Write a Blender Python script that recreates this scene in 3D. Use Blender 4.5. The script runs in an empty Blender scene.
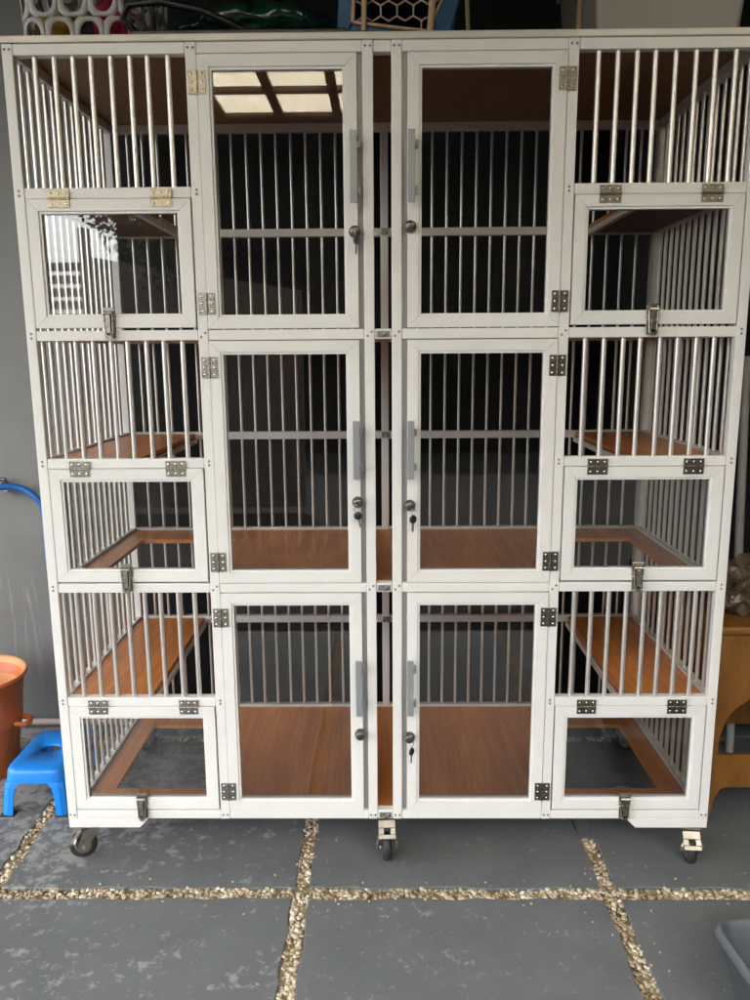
import bpy, bmesh, math, random
from mathutils import Vector, Matrix
random.seed(7)
S = bpy.context.scene
COL = S.collection
R = math.radians

# ------------------------------------------------------------------ helpers
class MB:
    """collects shapes, then links them as ONE mesh object"""
    def __init__(self): self.v = []; self.f = []; self.smooth = []
    def add(self, vs, fs, smooth=False):
        o = len(self.v); self.v += [tuple(p) for p in vs]
        self.f += [tuple(i + o for i in f) for f in fs]; self.smooth += [smooth] * len(fs); return self
    def box(self, x0, y0, z0, x1, y1, z1):
        return self.add([(x0,y0,z0),(x1,y0,z0),(x1,y1,z0),(x0,y1,z0),(x0,y0,z1),(x1,y0,z1),(x1,y1,z1),(x0,y1,z1)],
                 [(0,3,2,1),(4,5,6,7),(0,1,5,4),(1,2,6,5),(2,3,7,6),(3,0,4,7)])
    def prism(self, poly, y0, y1):
        """poly: (x, z) counter-clockwise seen from -y"""
        n = len(poly)
        vs = [(x, y0, z) for x, z in poly] + [(x, y1, z) for x, z in poly]
        fs = [tuple(range(n)), tuple(range(2*n-1, n-1, -1))]
        for i in range(n):
            j = (i+1) % n; fs.append((i, i+n, j+n, j))
        return self.add(vs, fs)
    def tube(self, pts, r, n=8, cap=True, smooth=True):
        pts = [Vector(p) for p in pts]; m = len(pts)
        rs = r if isinstance(r, (list, tuple)) else [r]*m
        vs = []; u = None
        for i, p in enumerate(pts):
            t = (pts[min(i+1,m-1)] - pts[max(i-1,0)]).normalized()
            if u is None: u = t.orthogonal().normalized()
            else: u = (u - t*u.dot(t)).normalized()
            w = t.cross(u)
            for k in range(n):
                a = 2*math.pi*k/n
                vs.append(p + (u*math.cos(a) + w*math.sin(a))*rs[i])
        fs = []
        for i in range(m-1):
            for k in range(n):
                k2 = (k+1) % n
                fs.append((i*n+k, i*n+k2, (i+1)*n+k2, (i+1)*n+k))
        self.add(vs, fs, smooth)
        if cap:
            self.add(vs[:n], [tuple(range(n-1,-1,-1))]); self.add(vs[-n:], [tuple(range(n))])
        return self
    def lathe(self, prof, n=24, axis='z', c=(0,0,0), smooth=True):
        """prof: (radius, height)"""
        vs = []; m = len(prof)
        for r, h in prof:
            for k in range(n):
                a = 2*math.pi*k/n; x, y = r*math.cos(a), r*math.sin(a)
                p = (x, y, h) if axis == 'z' else ((x, h, -y) if axis == 'y' else (h, x, y))
                vs.append((p[0]+c[0], p[1]+c[1], p[2]+c[2]))
        fs = []
        for i in range(m-1):
            for k in range(n):
                k2 = (k+1) % n; fs.append((i*n+k, i*n+k2, (i+1)*n+k2, (i+1)*n+k))
        return self.add(vs, fs, smooth)
    def ring(self, x0, z0, x1, z1, w, y0, y1):
        """four mitred lengths of profile round a rectangle in the xz plane"""
        o = [(x0,z0),(x1,z0),(x1,z1),(x0,z1)]; i = [(x0+w,z0+w),(x1-w,z0+w),(x1-w,z1-w),(x0+w,z1-w)]
        for k in range(4):
            j = (k+1) % 4; self.prism([o[k], o[j], i[j], i[k]], y0, y1)
        return self
    def blob(self, c, r, sc=(1,1,1), rot=None, sub=1):
        bm = bmesh.new(); bmesh.ops.create_icosphere(bm, subdivisions=sub, radius=r)
        M = Matrix.Diagonal((*sc, 1))
        if rot: M = Matrix.Rotation(rot[2],4,'Z') @ Matrix.Rotation(rot[1],4,'Y') @ Matrix.Rotation(rot[0],4,'X') @ M
        vs = [M @ v.co + Vector(c) for v in bm.verts]
        bm.verts.ensure_lookup_table(); fs = [tuple(v.index for v in f.verts) for f in bm.faces]
        bm.free(); return self.add(vs, fs, True)
    def mesh(self, name, m):
        me = bpy.data.meshes.new(name); me.from_pydata(self.v, [], self.f)
        me.polygons.foreach_set('use_smooth', self.smooth)
        if m: me.materials.append(m)
        me.update(); return me
    def build(self, name, m, parent=None, loc=(0,0,0), bevel=0, seg=2, fix=True):
        me = self.mesh(name, m)
        if fix:
            bm = bmesh.new(); bm.from_mesh(me); bmesh.ops.recalc_face_normals(bm, faces=bm.faces); bm.to_mesh(me); bm.free()
        return link(name, me, parent, loc, bevel, seg)

def link(name, me, parent=None, loc=(0,0,0), bevel=0, seg=2):
    o = bpy.data.objects.new(name, me); COL.objects.link(o); o.location = loc
    if parent: o.parent = parent
    if bevel:
        b = o.modifiers.new('bevel', 'BEVEL'); b.width = bevel; b.segments = seg; b.limit_method = 'ANGLE'; b.angle_limit = R(40)
    return o
def thing(name, label, cat, loc=(0,0,0), rz=0, group=None):
    o = bpy.data.objects.new(name, None); COL.objects.link(o); o.location = loc; o.rotation_euler.z = rz
    o.empty_display_size = .05; return tag(o, label, cat, group)
def tag(o, label, cat, group=None):
    o['label'] = label; o['category'] = cat
    if group: o['group'] = group
    return o
def kind(o, k): o['kind'] = k; return o

# ------------------------------------------------------------------ materials
def mat(name, base, rough=.5, metal=0, var=0, vscale=8, bump=0, bscale=60, stretch=(1,1,1), col2=None, spec=.5, rvar=0, coat=0):
    m = bpy.data.materials.new(name); m.use_nodes = True
    N = m.node_tree.nodes; L = m.node_tree.links; b = N['Principled BSDF']
    b.inputs['Base Color'].default_value = (*base, 1); b.inputs['Roughness'].default_value = rough
    b.inputs['Metallic'].default_value = metal; b.inputs['Specular IOR Level'].default_value = spec
    if coat: b.inputs['Coat Weight'].default_value = coat
    tc = N.new('ShaderNodeTexCoord'); mp = N.new('ShaderNodeMapping'); mp.inputs['Scale'].default_value = stretch
    L.new(tc.outputs['Object'], mp.inputs['Vector'])
    if var or col2 or rvar:
        n = N.new('ShaderNodeTexNoise'); n.inputs['Scale'].default_value = vscale; n.inputs['Detail'].default_value = 6
        n.inputs['Roughness'].default_value = .62
        L.new(mp.outputs['Vector'], n.inputs['Vector'])
        rp = N.new('ShaderNodeValToRGB'); rp.color_ramp.elements[0].position = .32; rp.color_ramp.elements[1].position = .68
        c2 = col2 if col2 else tuple(min(1, c*(1+var)) for c in base); c1 = base if col2 else tuple(c*(1-var) for c in base)
        rp.color_ramp.elements[0].color = (*c1, 1); rp.color_ramp.elements[1].color = (*c2, 1)
        L.new(n.outputs['Fac'], rp.inputs['Fac']); L.new(rp.outputs['Color'], b.inputs['Base Color'])
        if rvar:
            mr = N.new('ShaderNodeMapRange'); mr.inputs['To Min'].default_value = max(.05, rough-rvar); mr.inputs['To Max'].default_value = min(1, rough+rvar)
            L.new(n.outputs['Fac'], mr.inputs['Value']); L.new(mr.outputs['Result'], b.inputs['Roughness'])
    if bump:
        n2 = N.new('ShaderNodeTexNoise'); n2.inputs['Scale'].default_value = bscale; n2.inputs['Detail'].default_value = 4
        L.new(mp.outputs['Vector'], n2.inputs['Vector'])
        bp = N.new('ShaderNodeBump'); bp.inputs['Strength'].default_value = bump; bp.inputs['Distance'].default_value = .01
        L.new(n2.outputs['Fac'], bp.inputs['Height']); L.new(bp.outputs['Normal'], b.inputs['Normal'])
    return m

def ramp(N, a, b, ca=(0,0,0), cb=(1,1,1)):
    r = N.new('ShaderNodeValToRGB'); e = r.color_ramp.elements
    e[0].position = a; e[1].position = b; e[0].color = (*ca,1); e[1].color = (*cb,1); return r
def mixc(N, L, fac, a, b):
    m = N.new('ShaderNodeMix'); m.data_type = 'RGBA'
    if hasattr(fac, 'links'): L.new(fac, m.inputs[0])
    else: m.inputs[0].default_value = fac
    for s, x in ((6, a), (7, b)):
        if hasattr(x, 'links'): L.new(x, m.inputs[s])
        else: m.inputs[s].default_value = (*x, 1)
    return m.outputs[2]
def noise(N, L, vec, sc, det=5, ro=.6, dist=0):
    n = N.new('ShaderNodeTexNoise'); n.inputs['Scale'].default_value = sc; n.inputs['Detail'].default_value = det
    n.inputs['Roughness'].default_value = ro; n.inputs['Distortion'].default_value = dist
    L.new(vec, n.inputs['Vector']); return n.outputs['Fac']
def mapped(N, L, sc=(1,1,1), loc=(0,0,0), coord='Object'):
    tc = N.new('ShaderNodeTexCoord'); mp = N.new('ShaderNodeMapping')
    mp.inputs['Scale'].default_value = sc; mp.inputs['Location'].default_value = loc
    L.new(tc.outputs[coord], mp.inputs['Vector']); return mp.outputs['Vector']

WHITE = None
STOPM = mat('grey_aluminium_stop', (.36,.36,.355), .45, .3, var=.06)
BARM = mat('satin_aluminium_bar', (.80,.775,.73), .40, .8, var=.07, vscale=14, stretch=(1,1,.15))
HANDM = mat('grey_handle', (.33,.35,.36), .42, .35, var=.05)
NICKEL = mat('worn_nickel', (.34,.32,.28), .42, .95, var=.45, vscale=140, bump=.15, bscale=200)
SCREWM = mat('screw_steel', (.30,.28,.25), .4, 1)
BRIGHT = mat('bright_screw', (.8,.78,.74), .25, 1)
LOCKM = mat('dark_lock', (.16,.15,.135), .35, .9, var=.3, vscale=60)
KEYBLK = mat('black_key_plastic', (.02,.02,.02), .4)
RUBBER = mat('black_rubber', (.025,.025,.025), .6, var=.2, vscale=40)
ZINC = mat('zinc_plate', (.31,.29,.25), .36, .85, var=.22, vscale=40)
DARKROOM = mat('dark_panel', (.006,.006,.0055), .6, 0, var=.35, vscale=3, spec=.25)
BLUEP = mat('blue_plastic', (.01,.24,.80), .33, 0, var=.06, vscale=6, bump=.04, bscale=150)
HOSEM = mat('blue_hose', (.015,.17,.55), .35, 0, var=.12, vscale=20)
ORANGE = mat('orange_plastic', (.62,.15,.035), .42, 0, var=.12, vscale=9)
BRSTOOL = mat('brown_plastic', (.25,.105,.02), .45, 0, var=.22, vscale=30, stretch=(1,1,.3), bump=.15, bscale=90)
GREYTUB = mat('grey_tub', (.105,.12,.13), .38, 0, var=.12, vscale=8, bump=.05)
CREAM = mat('beige_wire', (.50,.36,.24), .45, 0, var=.15)
BLUED = mat('dark_blue_plastic', (.008,.09,.20), .35, 0, var=.1)
BLACKP = mat('black_plastic', (.012,.012,.014), .3, 0, var=.2)
BASKET = mat('white_basket', (.46,.45,.44), .45, 0, var=.06)
PINK = mat('pink_cloth', (.60,.035,.12), .8, 0, var=.25, vscale=12)
YELLOW = mat('yellow_cloth', (.55,.36,.05), .8, 0, var=.2, vscale=12)
NAVY = mat('dark_cloth', (.05,.05,.07), .8, 0, var=.3, vscale=12)
GREYBOX = mat('grey_box', (.34,.335,.29), .4, 0, var=.06, vscale=4)
STRAP = mat('straps', (.30,.22,.12), .7)
STRAPG = mat('green_strap', (.22,.24,.10), .7)
BEAM = mat('brown_beam', (.10,.065,.04), .55, 0, var=.2, vscale=8)
CEIL = mat('dark_ceiling', (.05,.045,.04), .8, 0, var=.1)
LEAF = mat('leaf_green', (.035,.075,.018), .5, 0, var=.5, vscale=3)
TRUNK = mat('bark', (.09,.06,.04), .8, 0, var=.3, bump=.4)
FENCEM = mat('brown_fence', (.14,.105,.085), .7, 0, var=.15, vscale=10)
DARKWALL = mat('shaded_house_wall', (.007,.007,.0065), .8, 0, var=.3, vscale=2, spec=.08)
SIDEW = mat('right_wall', (.045,.042,.04), .7, 0, var=.2, vscale=3)
PIPEM = mat('pvc_pipe', (.55,.46,.42), .4, 0, var=.1)
POLEM = mat('grey_pole', (.42,.41,.39), .45, 0, var=.1)
TAPM = mat('tap_brass', (.20,.19,.17), .3, 1)

def green_plastic():
    m = mat('green_plastic', (.004,.035,.02), .2, 0, var=.4, vscale=5, stretch=(1,3,3), bump=.35, bscale=14, coat=.4); return m
GREENP = green_plastic()

def wood_mat():
    m = bpy.data.materials.new('red_brown_laminate'); m.use_nodes = True
    N = m.node_tree.nodes; L = m.node_tree.links; b = N['Principled BSDF']
    v = mapped(N, L, (7.0, .8, 7.0)); v2 = mapped(N, L, (46, 1.4, 46)); v3 = mapped(N, L, (1, 1, 1))
    n1 = noise(N, L, v, 1.6, 6, .6, 1.1); n2 = noise(N, L, v2, 2.2, 4, .6, .2)
    r1 = ramp(N, .33, .70, (.60,.175,.032), (.86,.345,.085)); L.new(n1, r1.inputs['Fac'])
    r2 = ramp(N, .42, .60, (0,0,0), (1,1,1)); L.new(n2, r2.inputs['Fac'])
    mul = N.new('ShaderNodeMath'); mul.operation = 'MULTIPLY'; mul.inputs[1].default_value = .35
    L.new(r2.outputs['Color'], mul.inputs[0])
    c = mixc(N, L, mul.outputs[0], r1.outputs['Color'], (.40,.125,.035))
    sc = noise(N, L, v3, 9, 8, .75); r3 = ramp(N, .60, .78); L.new(sc, r3.inputs['Fac'])
    m3 = N.new('ShaderNodeMath'); m3.operation = 'MULTIPLY'; m3.inputs[1].default_value = .16; L.new(r3.outputs['Color'], m3.inputs[0])
    c = mixc(N, L, m3.outputs[0], c, (.45,.30,.20))
    L.new(c, b.inputs['Base Color'])
    mr = N.new('ShaderNodeMapRange'); mr.inputs['To Min'].default_value = .26; mr.inputs['To Max'].default_value = .5
    L.new(sc, mr.inputs['Value']); L.new(mr.outputs['Result'], b.inputs['Roughness'])
    return m
WOOD = wood_mat()
def white_mat():
    m = bpy.data.materials.new('white_coated_aluminium'); m.use_nodes = True
    N = m.node_tree.nodes; L = m.node_tree.links; b = N['Principled BSDF']
    v = mapped(N, L, coord='Object')
    n1 = noise(N, L, v, 5, 5, .6); r1 = ramp(N, .3, .7, (.775,.77,.745), (.835,.83,.805)); L.new(n1, r1.inputs['Fac'])
    n2 = noise(N, L, v, 38, 8, .78, .4); r2 = ramp(N, .62, .80); L.new(n2, r2.inputs['Fac'])
    k = N.new('ShaderNodeMath'); k.operation = 'MULTIPLY'; k.inputs[1].default_value = .42; L.new(r2.outputs['Color'], k.inputs[0])
    c = mixc(N, L, k.outputs[0], r1.outputs['Color'], (.42,.37,.28))
    n3 = noise(N, L, mapped(N, L, (1,1,.12)), 60, 4, .6); r3 = ramp(N, .64, .74); L.new(n3, r3.inputs['Fac'])
    k3 = N.new('ShaderNodeMath'); k3.operation = 'MULTIPLY'; k3.inputs[1].default_value = .13; L.new(r3.outputs['Color'], k3.inputs[0])
    c = mixc(N, L, k3.outputs[0], c, (.40,.38,.34))
    L.new(c, b.inputs['Base Color'])
    mr = N.new('ShaderNodeMapRange'); mr.inputs['To Min'].default_value = .26; mr.inputs['To Max'].default_value = .5
    L.new(n1, mr.inputs['Value']); L.new(mr.outputs['Result'], b.inputs['Roughness']); return m
WHITE = white_mat()
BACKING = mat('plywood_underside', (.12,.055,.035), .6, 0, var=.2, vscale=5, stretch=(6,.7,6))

def slab_mat():
    m = bpy.data.materials.new('painted_concrete'); m.use_nodes = True
    N = m.node_tree.nodes; L = m.node_tree.links; b = N['Principled BSDF']
    v = mapped(N, L, coord='Object')
    big = noise(N, L, v, 1.3, 3, .5); mid = noise(N, L, v, 6, 6, .65, .2); fine = noise(N, L, v, 30, 8, .72, .15)
    speck = noise(N, L, v, 70, 2, .5)
    r0 = ramp(N, .35, .66, (.118,.127,.134), (.146,.156,.163)); L.new(mid, r0.inputs['Fac'])
    # worn patches where the paint has flaked, gathered in larger areas
    sep = N.new('ShaderNodeSeparateXYZ'); L.new(v, sep.inputs[0])
    wx = N.new('ShaderNodeMapRange'); wx.inputs['From Min'].default_value = -1.3; wx.inputs['From Max'].default_value = .15
    wx.inputs['To Min'].default_value = .70; wx.inputs['To Max'].default_value = .44; L.new(sep.outputs['X'], wx.inputs['Value'])
    s1 = N.new('ShaderNodeMath'); s1.operation = 'MULTIPLY_ADD'; s1.inputs[1].default_value = .55; L.new(big, s1.inputs[0]); L.new(wx.outputs['Result'], s1.inputs[2])
    cl = noise(N, L, mapped(N, L, (1,1,1), (5.3,2.9,0)), 7, 5, .66)
    cm = N.new('ShaderNodeMath'); cm.operation = 'MULTIPLY_ADD'; cm.inputs[1].default_value = .6; L.new(cl, cm.inputs[0]); L.new(s1.outputs[0], cm.inputs[2])
    mk = N.new('ShaderNodeMapRange'); mk.inputs['From Min'].default_value = 1.10; mk.inputs['From Max'].default_value = 1.42; L.new(cm.outputs[0], mk.inputs['Value'])
    # the denser the clump, the lower the threshold the flake noise has to pass
    th = N.new('ShaderNodeMath'); th.operation = 'MULTIPLY_ADD'; th.inputs[1].default_value = .29; L.new(mk.outputs['Result'], th.inputs[0]); L.new(fine, th.inputs[2])
    rp = ramp(N, .595, .70); L.new(th.outputs[0], rp.inputs['Fac'])
    m1 = N.new('ShaderNodeMath'); m1.operation = 'MULTIPLY'; m1.inputs[1].default_value = .60; L.new(rp.outputs['Color'], m1.inputs[0])
    c = mixc(N, L, m1.outputs[0], r0.outputs['Color'], (.42,.415,.385))
    rs = ramp(N, .705, .74); L.new(speck, rs.inputs['Fac'])
    m2 = N.new('ShaderNodeMath'); m2.operation = 'MULTIPLY'; m2.inputs[1].default_value = .45; L.new(rs.outputs['Color'], m2.inputs[0])
    c = mixc(N, L, m2.outputs[0], c, (.38,.38,.36))
    L.new(c, b.inputs['Base Color'])
    mr = N.new('ShaderNodeMapRange'); mr.inputs['To Min'].default_value = .42; mr.inputs['To Max'].default_value = .75
    L.new(mid, mr.inputs['Value']); L.new(mr.outputs['Result'], b.inputs['Roughness'])
    bp = N.new('ShaderNodeBump'); bp.inputs['Strength'].default_value = .25; bp.inputs['Distance'].default_value = .004
    L.new(fine, bp.inputs['Height']); L.new(bp.outputs['Normal'], b.inputs['Normal'])
    return m
SLAB = slab_mat()

def pebble_mat():
    m = bpy.data.materials.new('cream_pebbles'); m.use_nodes = True
    N = m.node_tree.nodes; L = m.node_tree.links; b = N['Principled BSDF']
    g = N.new('ShaderNodeNewGeometry')
    r = N.new('ShaderNodeValToRGB'); e = r.color_ramp.elements
    e[0].position = 0; e[0].color = (.30,.22,.13,1); e[1].position = 1; e[1].color = (.86,.81,.68,1)
    for p, c in ((.2,(.50,.40,.26)), (.45,(.72,.64,.49)), (.62,(.62,.47,.36)), (.8,(.80,.73,.58))):
        k = e.new(p); k.color = (*c, 1)
    L.new(g.outputs['Random Per Island'], r.inputs['Fac'])
    n = noise(N, L, mapped(N, L), 90, 3); c = mixc(N, L, .25, r.outputs['Color'], (.35,.27,.17))
    mm = N.new('ShaderNodeMix'); mm.data_type = 'RGBA'; L.new(n, mm.inputs[0]); L.new(c, mm.inputs[6]); L.new(r.outputs['Color'], mm.inputs[7])
    dirt = noise(N, L, mapped(N, L), 11, 5, .7); rd = ramp(N, .36, .60, (.42,.37,.26), (1,1,1)); L.new(dirt, rd.inputs['Fac'])
    ml = N.new('ShaderNodeMix'); ml.data_type = 'RGBA'; ml.blend_type = 'MULTIPLY'; ml.inputs[0].default_value = 1
    L.new(mm.outputs[2], ml.inputs[6]); L.new(rd.outputs['Color'], ml.inputs[7])
    L.new(ml.outputs[2], b.inputs['Base Color']); b.inputs['Roughness'].default_value = .42
    return m
PEB = pebble_mat()
BED = mat('joint_grout', (.10,.08,.045), .9, 0, col2=(.42,.35,.22), vscale=14, bump=.5, bscale=80)

def wall_mat():
    m = bpy.data.materials.new('grey_painted_render'); m.use_nodes = True
    N = m.node_tree.nodes; L = m.node_tree.links; b = N['Principled BSDF']
    v = mapped(N, L); big = noise(N, L, v, 2.2, 5, .6)
    r0 = ramp(N, .3, .7, (.215,.216,.208), (.265,.266,.256)); L.new(big, r0.inputs['Fac'])
    # pale lime streaks that ran down below the tap
    st = noise(N, L, mapped(N, L, (26, 26, 1.6)), 1.0, 7, .7, .9); rs = ramp(N, .585, .63); L.new(st, rs.inputs['Fac'])
    sep = N.new('ShaderNodeSeparateXYZ'); L.new(v, sep.inputs[0])
    mz = N.new('ShaderNodeMapRange'); mz.inputs['From Min'].default_value = .98; mz.inputs['From Max'].default_value = .80; L.new(sep.outputs['Z'], mz.inputs['Value'])
    mz2 = N.new('ShaderNodeMapRange'); mz2.inputs['From Min'].default_value = .05; mz2.inputs['From Max'].default_value = .5; L.new(sep.outputs['Z'], mz2.inputs['Value'])
    a = N.new('ShaderNodeMath'); a.operation = 'MULTIPLY'; L.new(mz.outputs['Result'], a.inputs[0]); L.new(mz2.outputs['Result'], a.inputs[1])
    a2 = N.new('ShaderNodeMath'); a2.operation = 'MULTIPLY'; L.new(a.outputs[0], a2.inputs[0]); L.new(rs.outputs['Color'], a2.inputs[1])
    a3 = N.new('ShaderNodeMath'); a3.operation = 'MULTIPLY'; a3.inputs[1].default_value = .6; L.new(a2.outputs[0], a3.inputs[0])
    c = mixc(N, L, a3.outputs[0], r0.outputs['Color'], (.46,.45,.42))
    # darker towards the bottom
    dn = N.new('ShaderNodeMath'); dn.operation = 'MULTIPLY_ADD'; dn.inputs[1].default_value = .5; L.new(big, dn.inputs[0]); L.new(sep.outputs['Z'], dn.inputs[2])
    rd = ramp(N, .55, 1.25); L.new(dn.outputs[0], rd.inputs['Fac'])
    mm = N.new('ShaderNodeMix'); mm.data_type = 'RGBA'; mm.blend_type = 'MULTIPLY'; mm.inputs[0].default_value = 1
    rd2 = ramp(N, 0, 1, (.62,.62,.63), (1,1,1)); L.new(rd.outputs['Color'], rd2.inputs['Fac'])
    L.new(c, mm.inputs[6]); L.new(rd2.outputs['Color'], mm.inputs[7]); L.new(mm.outputs[2], b.inputs['Base Color'])
    b.inputs['Roughness'].default_value = .6
    bp = N.new('ShaderNodeBump'); bp.inputs['Strength'].default_value = .15; L.new(noise(N, L, v, 45, 4), bp.inputs['Height']); L.new(bp.outputs['Normal'], b.inputs['Normal'])
    return m
WALLM = wall_mat()

def glass_mat():
    m = bpy.data.materials.new('clear_pane'); m.use_nodes = True
    N = m.node_tree.nodes; L = m.node_tree.links
    N.remove(N['Principled BSDF']); out = N['Material Output']
    t = N.new('ShaderNodeBsdfTransparent'); t.inputs['Color'].default_value = (.965,.97,.96,1)
    g = N.new('ShaderNodeBsdfGlossy'); g.inputs['Roughness'].default_value = .012; g.inputs['Color'].default_value = (1,1,1,1)
    fr = N.new('ShaderNodeFresnel'); fr.inputs['IOR'].default_value = 1.55
    mx = N.new('ShaderNodeMixShader'); L.new(fr.outputs[0], mx.inputs[0]); L.new(t.outputs[0], mx.inputs[1]); L.new(g.outputs[0], mx.inputs[2])
    # a little dust and finger smears
    d = N.new('ShaderNodeBsdfDiffuse'); d.inputs['Color'].default_value = (.55,.54,.5,1)
    n = noise(N, L, mapped(N, L, (1,1,.5), coord='Object'), 6, 7, .7, 1.2); rp = ramp(N, .45, .85, (.0,.0,.0), (.012,.012,.012)); L.new(n, rp.inputs['Fac'])
    mx2 = N.new('ShaderNodeMixShader'); L.new(rp.outputs['Color'], mx2.inputs[0]); L.new(mx.outputs[0], mx2.inputs[1]); L.new(d.outputs[0], mx2.inputs[2])
    L.new(mx2.outputs[0], out.inputs['Surface']); return m
GLASS = glass_mat()

def panel_mat():
    m = bpy.data.materials.new('translucent_roof_sheet'); m.use_nodes = True
    N = m.node_tree.nodes; L = m.node_tree.links
    N.remove(N['Principled BSDF']); out = N['Material Output']
    a = N.new('ShaderNodeBsdfTranslucent'); b = N.new('ShaderNodeBsdfDiffuse')
    n = noise(N, L, mapped(N, L), 5, 5, .6); rp = ramp(N, .3, .7, (.87,.81,.69), (.96,.91,.80)); L.new(n, rp.inputs['Fac'])
    L.new(rp.outputs['Color'], a.inputs['Color']); b.inputs['Color'].default_value = (.7,.62,.5,1)
    mx = N.new('ShaderNodeMixShader'); mx.inputs[0].default_value = .15
    L.new(a.outputs[0], mx.inputs[1]); L.new(b.outputs[0], mx.inputs[2]); L.new(mx.outputs[0], out.inputs['Surface']); return m
SHEET = panel_mat()

def bag_mat():
    m = mat('wrinkled_clear_bag', (.12,.085,.055), .25, 0, var=.6, vscale=14, bump=.8, bscale=24); return m
BAGM = bag_mat()

# ------------------------------------------------------------------ ground
JW = .021                                        # half joint width
XJ = [-1.905, -1.065, -.230, .594, 1.435, 2.27]  # joints running away from the camera
YJ = [-1.835, -.985, -.135, .715]
def wob(mb, x0, y0, x1, y1, z1):
    """slab with slightly uneven edges"""
    n = 14; pts = []
    j = lambda: random.uniform(-.0055, .0055)
    for i in range(n): pts.append((x0+(x1-x0)*i/n, y0+j()))
    for i in range(n): pts.append((x1+j(), y0+(y1-y0)*i/n))
    for i in range(n): pts.append((x1-(x1-x0)*i/n, y1+j()))
    for i in range(n): pts.append((x0+j(), y1-(y1-y0)*i/n))
    m = len(pts)
    mb.add([(x,y,z1) for x,y in pts]+[(x,y,z1-.06) for x,y in pts], [tuple(range(m))]+[(i,i+m,(i+1)%m+m,(i+1)%m) for i in range(m)])
xs = [-4.2] + XJ + [3.4]; ys = YJ + [.9]
for i in range(len(xs)-1):
    for k in range(len(ys)-1):
        mb = MB(); wob(mb, xs[i]+JW, ys[k]+JW, xs[i+1]-JW, ys[k+1]-JW, 0)
        o = kind(mb.build('paving_slab', SLAB, bevel=.003), 'structure')
# the joint right of the middle was filled with concrete under the cage
o = kind(MB().box(.594-JW+.002, .112, -.05, .594+JW-.002, .715-JW, -.0012).build('joint_filling', SLAB), 'structure')
kind(MB().box(-4.2, -1.87, -.05, 3.4, .9, -.010).build('joint_bed', BED), 'structure')
kind(MB().box(-40, -40, -.3, 40, 40, -.062).build('ground', mat('far_ground', (.02,.02,.019), .95, 0, var=.2, vscale=2, spec=.05)), 'structure')
pb = MB()
def pebbles(x0, y0, x1, y1, dens):
    n = int((x1-x0)*(y1-y0)*dens)
    for _ in range(n):
        r = random.uniform(.0042, .0105)
        pb.blob((random.uniform(x0-.001, x1+.001), random.uniform(y0-.001, y1+.001), random.uniform(-.010, -.0025)), r,
                (1, random.uniform(.55, .95), random.uniform(.32, .5)), (random.uniform(-.45,.45), random.uniform(-.45,.45), random.uniform(0, 3.14)))
DN = 15000
pebbles(-1.5, -.135-JW, 1.3, -.135+JW, DN)
for x in (-1.065, -.230): pebbles(x-JW, -.55, x+JW, -.135-JW, DN); pebbles(x-JW, -.135+JW, x+JW, .60, DN)
pebbles(.594-JW, -.55, .594+JW, -.135-JW, DN); pebbles(.594-JW, -.135+JW, .594+JW, .110, DN)
pebbles(-1.2, .715-JW, 1.2, .715+JW, 5000)
for _ in range(70):                              # a few stones kicked out on to the slabs
    v_ = random.random() < .4; d_ = JW + abs(random.gauss(0, .035)); sg = random.choice((-1, 1))
    px_, py_ = (random.choice((-1.065,-.230,.594)) + sg*d_, random.uniform(-.5,.1)) if v_ else (random.uniform(-1.1,1.0), -.135 + sg*d_)
    pb.blob((px_, py_, .0018), random.uniform(.0022,.005), (1,.75,.6), (0,0,random.uniform(0,3)))
kind(pb.build('joint_pebbles', PEB, fix=False), 'stuff')

# ------------------------------------------------------------------ walls behind and round the yard
tag(MB().box(-4.2, .84, -.02, -.945, .98, 2.95).build('rendered_wall', WALLM), 'grey painted wall behind the orange bucket, with pale water streaks under the tap', 'wall')
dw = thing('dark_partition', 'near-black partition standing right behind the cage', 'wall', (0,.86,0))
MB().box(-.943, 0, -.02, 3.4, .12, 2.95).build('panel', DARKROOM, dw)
tag(MB().box(2.2, -3.2, -.02, 2.32, .855, 2.95).build('side_wall', SIDEW), 'dark side wall along the right of the yard', 'wall')
rf = thing('carport_roof', 'carport roof of cream translucent sheets on brown beams, mirrored in the top glass at left, with an unseen sheet added for light at right', 'roof', (0,0,2.86))
bm_ = MB()
XL, YN, YF = -2.20, -1.95, -3.48
for i in range(7):
    x = min(XL + .03 + i*.375, -.03) if i < 6 else -.03
    bm_.box(x-.028, YF+.04, .066, x+.028, YN-.05, .09)
for y in (YF+.02, -2.95, -2.42, YN-.02): bm_.box(XL, y-.035, .062, .0, y+.035, .088)
bm_.build('beam', BEAM, rf)
MB().box(XL, YF, .094, .0, YN, .100).build('translucent_sheet', SHEET, rf)
MB().box(1.182, -3.6, .094, 2.2, YN, .100).build('translucent_sheet', SHEET, rf)  # unseen sheet, added to bring more light to the right side
cb = MB().box(.004, -3.6, 2.87, 1.18, YN, 2.945).box(-4.2, YF, 2.87, XL-.002, YN, 2.945)  # second box added out of view to cut sky light from the left
tag(cb.build('carport_ceiling', CEIL), 'dark closed ceiling round the translucent roof sheets, left part added to block sky light', 'ceiling')
tag(MB().box(-4.2, YN+.004, 2.955, 3.4, .98, 3.05).build('ceiling', CEIL), 'dark ceiling over the cage', 'ceiling')
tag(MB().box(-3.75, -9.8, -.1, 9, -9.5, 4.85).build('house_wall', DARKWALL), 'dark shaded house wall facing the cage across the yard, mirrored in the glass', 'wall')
fe = thing('yard_fence', 'brown yard fence with a slatted gap, mirrored in the top left glass', 'fence', (-2.2,-5.2,0))
MB().prism([(-.42,0),(1.47,0),(1.47,1.96),(-.42,2.26)], 0, .06).build('board_panel', FENCEM, fe)
sl = MB()
for k in range(20): sl.box(-1.9, .01, .05+k*.11, -.43, .05, .122+k*.11)
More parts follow.
